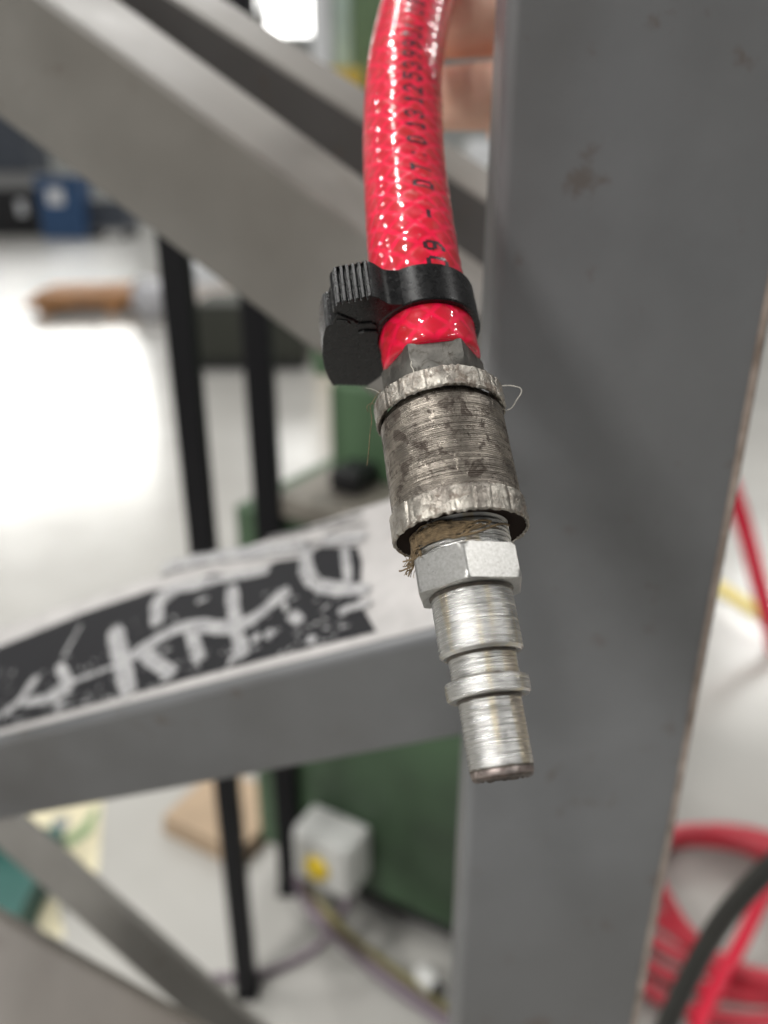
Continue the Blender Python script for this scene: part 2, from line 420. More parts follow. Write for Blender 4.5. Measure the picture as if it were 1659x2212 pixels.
def rim(name, y0, y1, rad, amp, seed, mat):
    rr = random.Random(seed); cuts = []; t = 0.0
    while t < 2 * math.pi:
        cuts.append((t, rr.uniform(0.1, 1.0), rr.uniform(0.012, 0.04), rr.uniform(-1.0, 1.0))); t += rr.uniform(0.09, 0.46)
    facets = [c_[0] for c_ in cuts]
    z0, z1 = zc(y0), zc(y1)
    def rf(t, z, r, i):
        x, y = math.sin(t), math.cos(t); f = (z - z0) / (z1 - z0)
        cut = 0.0
        for tc, d, wd, sk in cuts:
            a = (t - tc - sk * 0.05 * (f - 0.5) + math.pi) % (2 * math.pi) - math.pi
            cut = max(cut, d * math.exp(-(a / wd) ** 2))
        k = max([q for q in facets if q <= t] or [facets[0]])
        cell = nz(k * 3.1, seed, 0.3, 5.3)                        # every tooth sits a little differently
        n_ = nz(x * 9, y * 9, z * 900, 1.0) * 0.6 + nz(x * 22, y * 22, z * 2600, 1.0) * 0.35
        edge = nz(x * 14, y * 14, seed, 1.0) * 0.00055 * (1 if i in (0, 1, len(prof) - 2, len(prof) - 1) else 0.3)
        if i in inner: return r, z
        return r - amp * (cut * 0.8 - cell * 0.5 - n_ * 0.8), z + edge
    prof = [(z0, rad * 0.80), (z0, rad * 0.965), (z0 - 0.0003, rad)]; inner = {0}
    m = 9
    for i in range(1, m): prof.append((z0 + (z1 - z0) * i / m, rad))
    prof += [(z1 + 0.0003, rad), (z1, rad * 0.975), (z1 + 0.0004, rad * 0.93)]; inner.add(len(prof) - 1)
    bm = bmesh.new(); lathe(bm, prof, 420, rf, cap0=False, cap1=False)
    return finish(name, bm, mat, sock, smooth=50)
rim('knurled_rim', 866, 908, rp(140, 895), 0.00036, 3, M_RIM)
rim('knurled_rim', 1104, 1160, rp(147.5, 1120), 0.00028, 11, M_RIM)
bm = bmesh.new()
r0, r1 = rp(133.5, 930), rp(140, 1090); z0, z1 = zc(902), zc(1108)
prof = [(z0, r0 * 0.94), (z0 - 0.0012, r0 * 0.945), (z0 - 0.0018, r0)]
NG = 46
for i in range(1, NG * 6):
    f = i / (NG * 6); prof.append((z0 - 0.0018 + (z1 - z0 + 0.0018) * f, r0 + (r1 - r0) * f - 0.000048 * (1 - math.cos(2 * math.pi * i / 6)) * (0.5 + 0.5 * min(1, 6 * f, 6 * (1 - f))) - rnd.random() * 0.00001))
prof += [(z1, r1 * 0.98)]
lathe(bm, prof, 260, lambda t, z, r, i: (r + 0.00005 * nz(math.sin(t) * 7, math.cos(t) * 7, z * 700, 1) + 0.00006 * min(0, nz(math.sin(t) * 15, math.cos(t) * 15, z * 1500, 1) + 0.25), z))
finish('sleeve', bm, M_STEEL, sock, smooth=50)
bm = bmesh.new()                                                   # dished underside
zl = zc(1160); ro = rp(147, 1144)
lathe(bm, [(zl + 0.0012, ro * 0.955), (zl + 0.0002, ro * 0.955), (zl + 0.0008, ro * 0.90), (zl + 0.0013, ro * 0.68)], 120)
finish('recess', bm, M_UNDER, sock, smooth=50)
# loose lint caught on the rims
def lint(name, pts, rad, mat, d, parent=sock):
    path = catmull([MLI @ P(x, y, dd) for (x, y), dd in zip(pts, d)], 8)
    bm = bmesh.new(); tube(bm, path, rad, 6); return finish(name, bm, mat, parent, smooth=60)
M_LINT = N('pale_lint', color=(0.72, 0.68, 0.60), rough=0.7, sss=0.3, sssr=(0.001, 0.001, 0.001)).m
M_HEMP = plain('dry_hemp', (0.17, 0.12, 0.065), 0.75, var=0.55, scale=900)
dd = depth_at(880)
lint('loose_fibre', [(1066, 828), (1082, 833), (1104, 833), (1123, 838), (1126, 848), (1116, 864), (1106, 880), (1090, 889)], 0.000065, M_LINT, [dd] * 8)
lint('loose_fibre', [(822, 842), (806, 866), (800, 880), (803, 908), (799, 940), (797, 968), (793, 1006)], [0.00008] * 56, M_HEMP, [dd - 0.001] * 7)
lint('loose_fibre', [(790, 838), (808, 842), (824, 850), (836, 838), (842, 832)], 0.00004, M_LINT, [dd - 0.002] * 5)
lint('loose_fibre', [(889, 780), (888, 790), (892, 797), (894, 806)], 0.00009, M_LINT, [dd - 0.010] * 4)
lint('loose_fibre', [(795, 890), (793, 878), (801, 872), (812, 874)], 0.00008, M_HEMP, [dd] * 4)
lint('loose_fibre', [(1000, 1136), (1001, 1127), (997, 1122), (989, 1123)], 0.00007, M_LINT, [depth_at(1140) - 0.004] * 4)

# ---- zinc plug
plug = empty('plug_nipple', 'shiny zinc plated plug nipple hanging lowest, screwed into the dark socket', 'plug nipple', ML @ Vector((0, 0, zc(1690))), EUL)
PT = Matrix.Translation((0, 0, -zc(1690)))
M_GRIME0 = plain('dark_brown_grime', (0.055, 0.038, 0.030), 0.5, var=0.6, scale=900)
def pl(name, prof, mat, rf=None, seg=140, smooth=35, parent=None):
    bm = bmesh.new(); lathe(bm, prof, seg, rf); bm.transform(PT); return finish(name, bm, mat, parent or plug, smooth=smooth)
GJ = [rnd.gauss(0, 0.000022) - (0.00006 if rnd.random() < 0.14 else 0) for _ in range(400)]
def wob(t, z, r, i): return r + GJ[i % 400] + 0.000030 * nz(math.sin(t) * 3, math.cos(t) * 3, z * 900, 1), z
# thread
zt, zb = zc(1142), zc(1210); rt = rp(104, 1185)
prof = []; nth = 6
for i in range(nth * 6 + 1):
    f = i / (nth * 6); prof.append((zt + (zb - zt) * f, rt * (1 - 0.035 * abs(((f * nth) % 1) * 2 - 1))))
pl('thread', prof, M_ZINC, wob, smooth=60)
Rx = rp(124, 1246); zt, zb = zc(1207), zc(1284)
prof = [(zt, Rx * 0.86), (zt - 0.0002, Rx * 0.955), (zt - 0.0007, Rx * 1.01)]
for i in range(1, 5): prof.append((zt - 0.0007 + (zb - zt + 0.0014) * i / 5, Rx * 1.01))
prof += [(zb + 0.0007, Rx * 1.01), (zb + 0.0002, Rx * 0.975), (zb, Rx * 0.84)]
bm = bmesh.new(); lathe(bm, prof, 240, lambda t, z, r, i: (min(r, hexr(Rx, t, R(0.5)) + 0.00002), z)); bm.transform(PT)
finish('hex', bm, M_HEX2, plug, smooth=25)
def turned(name, y0, y1, h0, h1, ch=0.0004, n=60, chtop=0.0002):
    z0, z1 = zc(y0), zc(y1); a, b = rp(h0, y0), rp(h1, y1)
    prof = [(z0, a * 0.8), (z0, a - chtop), (z0 - chtop, a)]
    for i in range(1, n): prof.append((z0 - chtop + (z1 - z0 + chtop + ch) * i / n, a + (b - a) * i / n))
    prof += [(z1 + ch, b), (z1, b - ch), (z1, b * 0.72)]
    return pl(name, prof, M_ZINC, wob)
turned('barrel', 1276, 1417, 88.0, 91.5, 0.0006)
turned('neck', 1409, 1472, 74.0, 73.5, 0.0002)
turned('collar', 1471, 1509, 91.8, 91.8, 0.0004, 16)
z0, z1 = zc(1500), zc(1683); a, b = rp(68.5, 1510), rp(70.0, 1655)
prof = [(z0, a * 0.9), (z0 - 0.0001, a)]
for i in range(1, 80): prof.append((z0 + (z1 + 0.0018 - z0) * i / 80, a + (b - a) * i / 80 + GJ[i]))
prof += [(z1 + 0.0015, b * 0.97), (z1 + 0.0015, b * 0.7)]
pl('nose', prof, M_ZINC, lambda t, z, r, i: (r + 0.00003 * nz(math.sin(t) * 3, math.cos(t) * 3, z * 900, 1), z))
M_TIP = steel('worn_brown_tip', (0.20, 0.16, 0.145), (0.46, 0.40, 0.375), (0.09, 0.06, 0.05), 0.3, 0.5, rough=0.36, lump=0.15, lines=0.5)
pl('tip', [(z1 + 0.0016, b * 0.72), (z1 + 0.0016, b * 0.972), (z1 + 0.0013, b * 0.99), (z1 + 0.0009, b * 0.985), (z1 + 0.0005, b * 0.965)], M_TIP, wob)
pl('end_rim', [(z1 + 0.0006, b * 0.80), (z1 + 0.00052, b * 0.962), (z1 + 0.0003, b * 0.945), (z1 + 0.0000, b * 0.89), (z1 - 0.0001, b * 0.80), (z1 + 0.0003, b * 0.72), (z1 + 0.0012, b * 0.68), (z1 + 0.012, b * 0.66)], M_GRIME0,
   lambda t, z, r, i: (r - 0.00012 * abs(nz(math.sin(t) * 5, math.cos(t) * 5, z * 900, 1)), z + (0.00040 * nz(math.sin(t) * 5, math.cos(t) * 5, 3, 1) if 1 < i < 6 else 0)))
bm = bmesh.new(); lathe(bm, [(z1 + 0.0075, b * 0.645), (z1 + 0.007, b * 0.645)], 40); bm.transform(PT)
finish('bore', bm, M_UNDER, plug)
# grime rings in the shoulders
M_GRIME = plain('oily_grime', (0.05, 0.04, 0.03), 0.45, var=0.6, scale=900)
for yy, hh, th in ((1285, 88.5, 0.0005), (1418, 74.6, 0.00035), (1470, 74.2, 0.0004), (1510, 69.0, 0.00045), (1661, 69.6, 0.00012)):
    z = zc(yy); r = rp(hh, yy)
    pl('grime', [(z + 0.0003, r), (z, r + th * 0.6), (z - th, r + 0.00002)], M_GRIME, lambda t, z, r, i: (r + 0.00006 * nz(math.sin(t) * 9, math.cos(t) * 9, z * 500, 1), z + 0.00022 * nz(math.sin(t) * 8, math.cos(t) * 8, 9, 1)), 90)
# hemp wound into the thread, with a frayed tuft on the left
bm = bmesh.new()
zA, zB = zc(1158), zc(1184)
for k in range(44):
    t0 = rnd.uniform(-2.4, -0.75); t1 = t0 + rnd.uniform(0.8, 2.1); z_a = rnd.uniform(zB, zA); path = []
    for i in range(14):
        t = t0 + (t1 - t0) * i / 13
        zz = z_a + 0.0008 * math.sin(i * 0.5 + k) + (t + 0.9) * -0.0004 + (0.0016 if t > 0 else 0) * t
        r = rt * (1.008 + 0.02 * rnd.random()) + 0.0004 * (1 if t < -0.2 else 0.3)
        path.append(Vector((r * math.sin(t), -r * math.cos(t), zz)))
    tube(bm, path, rnd.uniform(0.00008, 0.00026), 5)
for k in range(34):                                                  # tuft
    t = rnd.uniform(-1.75, -0.95); r = rt * 1.03; p = Vector((r * math.sin(t), -r * math.cos(t), rnd.uniform(zc(1196), zc(1168)))); path = [p.copy()]
    d = Vector((math.sin(t) * rnd.uniform(0.15, 0.6), -math.cos(t) * 0.4, -rnd.uniform(0.5, 1.1)))
    for i in range(9):
        d += Vector((rnd.gauss(0, 0.35), rnd.gauss(0, 0.35), rnd.gauss(-0.05, 0.3))); p = p + d.normalized() * rnd.uniform(0.0003, 0.0006); path.append(p.copy())
    tube(bm, path, rnd.uniform(0.00006, 0.00018), 5)
bm.transform(PT)
hp = finish('hemp_fibre', bm, M_HEMP, plug, smooth=60); hp['kind'] = 'stuff'

# ------------------------------------------------------------------ red hose
HR = 0.01035
hc = [(939, 823, depth_at(823)), (933, 790, 0.1623), (913.5, 680, 0.1683), (895, 572, 0.1752), (881, 447, 0.1868), (872.5, 344, 0.1955), (871, 240, 0.2035), (877, 137, 0.2125), (905, 0, 0.231), (962, -150, 0.256), (1060, -300, 0.285), (1220, -420, 0.315), (1560, -430, 0.42), (2000, -200, 0.55), (2500, 500, 0.75), (2700, 1400, 0.95)]
path = catmull([P(*q) for q in hc], 60)[55:]
cum = [0.0]
for a, b in zip(path, path[1:]): cum.append(cum[-1] + (b - a).length)
TL = cum[-1]
def at(s):
    lo, hi = 0, len(cum) - 1
    while hi - lo > 1:
        m = (lo + hi) // 2
        if cum[m] <= s: lo = m
        else: hi = m
    f = (s - cum[lo]) / max(1e-9, cum[hi] - cum[lo]); p = path[lo].lerp(path[hi], f)
    t = (path[min(hi + 2, len(path) - 1)] - path[max(lo - 2, 0)]).normalized()
    u = (RGT - t * RGT.dot(t)).normalized(); vv = t.cross(u)             # u right, vv towards/away
    if vv.dot(p - EYE) > 0: vv = -vv
    return p, u, vv
NB, PB_ = 10, 0.0062              # strands each way, axial pitch between them
def braid(s, ph):
    sp = s / PB_ ; a = ph * NB / (2 * math.pi)
    l1 = abs(((a + sp) % 1.0) - 0.5); l2 = abs(((a - sp) % 1.0) - 0.5)
    return max(math.exp(-((0.5 - l1) / 0.11) ** 2), math.exp(-((0.5 - l2) / 0.11) ** 2))
def hrad(s, ph):
    b_ = braid(s, ph)
    x, y = math.sin(ph), math.cos(ph)
    return HR - 0.00005 * b_ + 0.000055 * math.sin(s * 2 * math.pi / 0.0036 + 2.0 * nz(x * 2, y * 2, s * 150, 1.0) + 1.5 * math.sin(ph * 3)) + 0.00010 * nz(x * 2.4, y * 2.4, s * 300, 1.0)
def hsurf(s, ph, lift=0.0):
    p, u, vv = at(s); r = hrad(s, ph) + lift
    if s < 0.0012: r -= (0.0012 - s) ** 2 / 0.0012 * 0.5
    return p + (u * math.sin(ph) + vv * math.cos(ph)) * r
bm = bmesh.new(); uvl = bm.loops.layers.uv.new('UVMap')
SEG = 132
SL = [0.185 * i / 480 for i in range(481)] + [0.185 + (TL - 0.185) * i / 90 for i in range(1, 91)]
NS = len(SL) - 1
rings = []
for i in range(NS + 1):
    s = SL[i]
    p, u, vv = at(s); ring = []
    for k in range(SEG):
        ph = 2 * math.pi * k / SEG; ring.append(bm.verts.new(hsurf(s, ph)))
    rings.append(ring)
for i in range(NS):
    for k in range(SEG):
        k2 = (k + 1) % SEG
        f = bm.faces.new((rings[i][k], rings[i][k2], rings[i + 1][k2], rings[i + 1][k]))
        uv = ((k / SEG, i), ((k + 1) / SEG, i), ((k + 1) / SEG, i + 1), (k / SEG, i + 1))
        for l, (a, b) in zip(f.loops, uv): l[uvl].uv = (a, SL[b] / PB_)
bm.faces.new(rings[0]); bm.faces.new(rings[-1])
n = N('red_braided_pvc', rough=0.35, coat=0.8, coatr=0.04)
uvn = n.node('ShaderNodeTexCoord').outputs['UV']
wv = n.noise(n.coord(), 260, 3, 0.5)
sep = n.node('ShaderNodeSeparateXYZ', {0: uvn})
ua = n.math('ADD', n.math('MULTIPLY', sep.outputs[0], float(NB)), n.math('MULTIPLY', n.math('SUBTRACT', wv, 0.5), 0.35)); va = sep.outputs[1]
def strand(x, wd):
    d = n.math('ABSOLUTE', n.math('SUBTRACT', n.math('FRACT', x), 0.5))
    return n.node('ShaderNodeMapRange', {'Value': d, 'From Min': 0.5 - wd, 'From Max': 0.5 - wd * 0.25}, interpolation_type='SMOOTHSTEP').outputs[0]
la = n.math('MAXIMUM', strand(n.math('ADD', ua, va), 0.20), strand(n.math('SUBTRACT', ua, va), 0.20))
blot = n.noise(n.coord(), 120, 4, 0.6)
cell = n.ramp(blot, [(0.3, (0.44, 0.020, 0.022)), (0.55, (0.56, 0.010, 0.032)), (0.8, (0.36, 0.042, 0.016))])
n.set('color', n.mix(n.math('MULTIPLY', la, n.ramp(wv, [(0.3, 0.45), (0.7, 1.0)])), cell, (0.82, 0.008, 0.062)))
n.set('normal', n.bump(la, 0.15, 0.0003))
n.set('spec', 0.1); n.set('sss', 0.35); n.set('sssr', (0.004, 0.0006, 0.0006)); n.set('ssss', 0.6)
M_HOSE = n.m
hose = finish('air_hose', bm, M_HOSE, smooth=80)
tag(hose, 'shiny red braided air hose with black print, held above and clamped into the socket', 'hose')
# inkjet print along the hose
G = {'0': '01110 10001 10001 10001 10001 10001 01110', '1': '00100 01100 00100 00100 00100 00100 01110', '2': '01110 10001 00001 00010 00100 01000 11111',
     '3': '01110 10001 00001 00110 00001 10001 01110', '5': '11111 10000 11110 00001 00001 10001 01110', '9': '01110 10001 10001 01111 00001 00010 01100',
     '8': '01110 10001 10001 01110 10001 10001 01110', 'D': '11110 10001 10001 10001 10001 10001 11110', 'T': '11111 00100 00100 00100 00100 00100 00100',
     '-': '00000 00000 00000 11111 00000 00000 00000', ':': '00000 00100 00000 00000 00000 00100 00000', 'G': '01110 10001 10000 10111 10001 10001 01110'}
marks = [('0', 566), ('9', 531), ('-', 462), ('D', 397), ('T', 361), (':', 331), ('0', 301), ('1', 268), ('3', 245), ('1', 214), ('2', 191), ('5', 163), ('3', 140), ('9', 116), ('9', 95), ('0', 74), ('1', 56), ('0', 22), ('8', 4)]
def sfor(py, ph):
    lo, hi = 0.0, 0.185
    for _ in range(40):
        m = (lo + hi) / 2
        if project(hsurf(m, ph))[1] > py: lo = m
        else: hi = m
    return lo
def phi_at(py): return math.radians(9.0 + (py - 20) / 511 * 11.0 if py > 20 else 8.5)
bm = bmesh.new()
CW, CH = 0.00052, 0.00071         # dot pitch along and around
for ch, py in marks:
    ph0 = phi_at(py); s0 = sfor(py, ph0)
    for j, row in enumerate(G[ch].split()):
        for i, bit in enumerate(row):
            if bit != '1': continue
            # reading direction runs up the hose; the tops of the letters point left
            s = s0 + (i - 2) * CW; ph = ph0 + (j - 3) * CH / HR
            hs, hp_ = CW * 0.80, CH * 0.80 / HR
            js, jp = rnd.gauss(0, 0.00002), rnd.gauss(0, 0.002)
            q = []
            for a in range(8):
                an = a * math.pi / 4
                q.append(bm.verts.new(hsurf(s + js + hs * math.cos(an), ph + jp + hp_ * math.sin(an), 0.00003 + rnd.random() * 0.00001)))
            bm.faces.new(q)
n = N('black_inkjet_ink', color=(0.022, 0.008, 0.014), rough=0.35, coat=0.5, coatr=0.1)
n.set('Alpha', n.ramp(n.noise(n.coord(), 900, 3, 0.6), [(0.25, 0.65), (0.6, 1.0)]))
ink = finish('printed_text', bm, n.m, hose, smooth=60)
tag(ink, 'black inkjet characters printed along the red hose')

# ------------------------------------------------------------------ black hose clamp
CP, cu, cv = at(0.0)
def hose_s_at(yc):
    lo, hi = 0.0, 0.1
    for _ in range(40):
        m = (lo + hi) / 2
        if project(at(m)[0])[1] > yc: lo = m
        else: hi = m
    return lo
s_c = hose_s_at(727)
c0, _, _ = at(s_c); ca = (at(s_c + 0.008)[0] - c0).normalized()      # axis, pointing up the hose
cy = (c0 - EYE); cy = (cy - ca * cy.dot(ca)).normalized(); cx = cy.cross(ca).normalized()
CR = Matrix((cx, cy, ca)).transposed(); CM = Matrix.Translation(c0) @ CR.to_4x4(); CMI = CM.inverted()
clamp = empty('hose_clamp', 'black plastic ratchet clip with ribbed jaws clasping the red hose end', 'hose clamp', c0, CR.to_euler())
def cpx(x, y): px, py = 665.3 + x * 0.1328, 553 + y * 0.1328; q = CMI @ onplane(px, py, c0, ca); return Vector((q.x, q.y, 0))
n = N('black_glossy_nylon', rough=0.3, spec=0.42)
v = n.coord(); f = n.noise(v, 700, 5, 0.65)
n.set('color', n.ramp(n.noise(v, 1300, 4, 0.7), [(0.58, (0.004, 0.004, 0.0043)), (0.74, (0.045, 0.045, 0.046))]))
n.set('rough', n.ramp(f, [(0.3, 0.22), (0.7, 0.36)])); n.set('normal', n.bump(f, 0.25, 0.00015))
M_NYLON = n.m
HB = 0.0098
ri, ro = HR + 0.00012, 0.0117
bm = bmesh.new()                                                   # the band: a ring, open behind the jaws
lathe(bm, [(0, ri), (0, ro - 0.0003), (0.0003, ro), (HB - 0.0003, ro), (HB, ro - 0.0003), (HB, ri), (0, ri)], 120, cap0=False, cap1=False)
bmesh.ops.remove_doubles(bm, verts=bm.verts, dist=1e-6)
finish('band', bm, M_NYLON, clamp, smooth=40)
def arc(r, a0, a1, n): return [Vector((r * math.sin(a0 + (a1 - a0) * i / n), -r * math.cos(a0 + (a1 - a0) * i / n), 0)) for i in range(n + 1)]
# front jaw: neck curve out of the band, then five ribs
top = [cpx(1640, 790), cpx(1561, 800), cpx(1450, 803), cpx(1370, 800), cpx(1300, 785), cpx(1230, 745), cpx(1150, 697), cpx(1075, 668)]
rb0, rb1 = cpx(1045, 672), cpx(440, 800)
out_n = Vector((-(rb1 - rb0).y, (rb1 - rb0).x, 0)).normalized()
if out_n.y > 0: out_n = -out_n
ribs = []; nr = 6
for i in range(nr):
    f0 = i / nr; w_ = 1 / nr
    for ff, dpt in ((0.02, 0.0), (0.10, 0.00042), (0.60, 0.00042), (0.70, 0.0), (0.74, -0.00055), (0.96, -0.00055)):
        ribs.append(rb0.lerp(rb1, f0 + ff * w_) + out_n * dpt)
tail = [cpx(425, 860), cpx(410, 940), cpx(470, 985), cpx(620, 1090), cpx(820, 1190), cpx(1100, 1180), cpx(1250, 1050)]
a_end = Vector((-ri * math.sin(R(62)), -ri * math.cos(R(62)), 0))
jawA = top + ribs + tail + [Vector((-ri * 1.01 * math.sin(R(a)), -ri * 1.01 * math.cos(R(a)), 0)) for a in (80, 60, 40, 20)]
bm = bmesh.new(); prism(bm, [p + Vector((0, 0, 0.0002)) for p in jawA], Vector((0, 0, HB - 0.0004)))
bmesh.ops.triangulate(bm, faces=[f for f in bm.faces if len(f.verts) > 6])
finish('ribbed_jaw', bm, M_NYLON, clamp, smooth=30, bevel=(0.00018, 2))
# hooked jaw, left and behind
jawB = [cpx(395, 1070), cpx(385, 1112), cpx(345, 1105), cpx(325, 1130), cpx(290, 1150), cpx(262, 1240), cpx(240, 1350), cpx(230, 1600), cpx(250, 1740), cpx(278, 1850), cpx(335, 1990), cpx(392, 2085)]
b0, b1 = cpx(392, 2085), cpx(950, 2108)
for i in range(1, 8):
    f = i / 8; jawB += [b0.lerp(b1, f - 0.03) + Vector((0, 0.0002, 0)), b0.lerp(b1, f + 0.02) + Vector((0, -0.0002, 0))]
jawB += [cpx(950, 2108), cpx(1060, 2040), cpx(1175, 1955)]
jawB += [Vector((-ri * 1.01 * math.sin(R(a)), -ri * 1.01 * math.cos(R(a)), 0)) for a in (128, 112, 98)]
jawB += [cpx(1120, 1120), cpx(1000, 1080), cpx(820, 1090), cpx(740, 1040), cpx(600, 985), cpx(480, 940), cpx(440, 985)]
bm = bmesh.new(); prism(bm, [p + Vector((0, 0, -0.00025)) for p in jawB], Vector((0, 0, HB * 0.93)))
bmesh.ops.triangulate(bm, faces=[f for f in bm.faces if len(f.verts) > 6])
finish('hooked_jaw', bm, M_NYLON, clamp, smooth=30, bevel=(0.0002, 2))

bm = bmesh.new(); prism(bm, [cpx(815, 1215) , cpx(900, 1180), cpx(1110, 1188), cpx(1145, 1225), cpx(1130, 1640), cpx(830, 1660)], Vector((0, 0, -0.0008)))
finish('catch', bm, M_NYLON, clamp, bevel=(0.0002, 2))
bm = bmesh.new(); prism(bm, [cpx(470, 1010), cpx(640, 1030), cpx(700, 1075), cpx(640, 1100), cpx(450, 1080)], Vector((0, 0, -0.0006)))
finish('tooth', bm, M_NYLON, clamp, bevel=(0.00015, 2))

# ------------------------------------------------------------------ hand holding the hose from behind the column
n = N('skin', rough=0.5, sss=0.2, sssr=(0.006, 0.002, 0.001), ssss=0.6)
v = n.coord(); f = n.noise(v, 90, 5, 0.6)
n.set('color', n.ramp(f, [(0.3, (0.70, 0.41, 0.30)), (0.7, (0.82, 0.53, 0.41))])); n.set('normal', n.bump(n.noise(v, 700, 4, 0.6), 0.2, 0.0004))
M_SKIN = n.m
man = empty('person', 'hand with curled fingers holding the red hose beside the grey column', 'person', P(1330, 200, 0.315))
bm = bmesh.new(); sk = bm.verts.layers.skin.verify()
def V(p, r):
    x = bm.verts.new(p - man.location); x[sk].radius = (r, r); return x
def E(a, b): bm.edges.new((a, b)); return b
wrist = V(P(1560, 330, 0.335), 0.026); root = wrist; root[sk].use_root = True
E(wrist, V(P(1900, 520, 0.40), 0.034))
palm = E(wrist, V(P(1420, 230, 0.318), 0.027))
# index, middle, ring, little: knuckle, first joint, second joint, tip
fing = [([(1300, 85, 0.305), (1165, 40, 0.276), (985, 50, 0.262), (900, 66, 0.272), (870, 76, 0.284)], (0.0135, 0.0125, 0.0118, 0.010, 0.008)),
        ([(1300, 215, 0.305), (1160, 203, 0.272), (985, 212, 0.262), (905, 218, 0.272), (872, 220, 0.284)], (0.0135, 0.0122, 0.0112, 0.0098, 0.008)),
        ([(1310, 310, 0.314), (1230, 318, 0.300), (1130, 300, 0.302), (1088, 282, 0.318), (1080, 268, 0.328)], (0.012, 0.0098, 0.0088, 0.008, 0.0065)),
        ([(1330, 390, 0.318), (1220, 420, 0.300), (1130, 425, 0.298), (1090, 415, 0.312), (1085, 400, 0.322)], (0.011, 0.009, 0.008, 0.0072, 0.006))]
for pts, rads in fing:
    last = palm
    for q, r in zip(pts, rads): last = E(last, V(P(*q), r))
last = wrist
for q, r in (((1440, 60, 0.315), 0.016), ((1290, -60, 0.292), 0.0125), ((1130, -120, 0.272), 0.0105), ((1020, -130, 0.262), 0.008)): last = E(last, V(P(*q), r))
me = bpy.data.meshes.new('hand'); bm.to_mesh(me); bm.free(); me.materials.append(M_SKIN)
hand = bpy.data.objects.new('hand', me); COL.objects.link(hand); hand.parent = man
m = hand.modifiers.new('skin', 'SKIN'); m.use_smooth_shade = True; m.branch_smoothing = 0.6
m = hand.modifiers.new('sub', 'SUBSURF'); m.levels = 2; m.render_levels = 2
bm = bmesh.new(); tube(bm, [p - man.location for p in (P(1760, 440, 0.372), P(1900, 520, 0.402), P(2150, 640, 0.46), P(2500, 800, 0.52))], [0.040, 0.043, 0.047, 0.05], 24)
finish('sleeve', bm, plain('grey_work_jacket', (0.12, 0.13, 0.15), 0.9, scale=80), man, smooth=60)

# ------------------------------------------------------------------ black posts
M_BLACK = N('black_post_paint', color=(0.006, 0.006, 0.0075), rough=0.6, spec=0.25).m
def post(px, py, wd, label, hgt=1.35):
    f = floor(px, py); o = empty('black_post', label, 'post', f, group='slim black posts behind the frame')
    bm = bmesh.new(); abox(bm, -wd / 2, wd / 2, -wd / 2, wd / 2, 0.004, hgt); finish('shaft', bm, M_BLACK, o, bevel=(0.002, 2))
    bm = bmesh.new(); abox(bm, -wd * 0.62, wd * 0.62, -wd * 0.62, wd * 0.62, 0.0, 0.006); finish('foot_plate', bm, M_BLACK, o)
    bm = bmesh.new(); abox(bm, -wd * 0.53, wd * 0.53, -wd * 0.53, wd * 0.53, hgt - 0.004, hgt + 0.012); finish('cap', bm, M_BLACK, o, bevel=(0.002, 2))
post(534, 2140, 0.027, 'nearer slim black post, foot on the bare floor left of the cables')
post(630, 1915, 0.034, 'farther slim black post, foot against the green machine beside the white switch box')

# ------------------------------------------------------------------ green machine with table, switch box and cables
M_GREEN = plain('green_machine_paint', (0.046, 0.088, 0.044), 0.5, scale=7, var=0.35)
M_GREEN2 = plain('pale_green_paint', (0.09, 0.165, 0.085), 0.5, scale=5, var=0.15)
M_IRON = plain('bare_cast_iron', (0.22, 0.20, 0.17), 0.5, metal=0.3, scale=12)
M_BLK = plain('black_plastic', (0.01, 0.01, 0.012), 0.5)
C1, C2 = floor(566, 1872), floor(1010, 2090)
ex = (C2 - C1).normalized(); ey = Vector((-ex.y, ex.x, 0))
if ey.y < 0: ey = -ey
mach = empty('green_machine', 'large green machine on a broad base behind the posts and column', 'machine', C1, (0, 0, math.atan2(ex.y, ex.x)))
MW = (C2 - C1).length; HBASE = 0.66
def mpart(name, x0, x1, y0, y1, z0, z1, mat, bev=0.006):
    bm = bmesh.new(); abox(bm, x0, x1, y0, y1, z0, z1); return finish(name, bm, mat, mach, bevel=(bev, 2))
def mx(px, py, yo): return (onplane(px, py, C1 + ey * yo, ey) - C1).dot(ex)
mpart('base', 0.0, MW + 0.06, 0.0, 0.55, 0.06, HBASE, M_GREEN)
mpart('plinth', 0.03, MW + 0.03, 0.03, 0.52, 0.0, 0.06, M_BLK)
xl = mx(590, 1050, 0.0)
mpart('table', xl, MW + 0.04, -0.01, 0.30, HBASE + 0.001, HBASE + 0.03, M_IRON)
xc, xh = mx(712, 930, 0.1), mx(672, 800, 0.12)
mpart('column', xc, MW + 0.10, 0.10, 0.50, HBASE + 0.03, HBASE + 0.16, M_GREEN2)
mpart('head', xh, MW + 0.10, 0.12, 0.50, HBASE + 0.161, HBASE + 0.42, M_GREEN2)
mpart('vice', mx(708, 1030, 0.04), mx(772, 1030, 0.04), 0.04, 0.099, HBASE + 0.031, HBASE + 0.062, M_BLK)
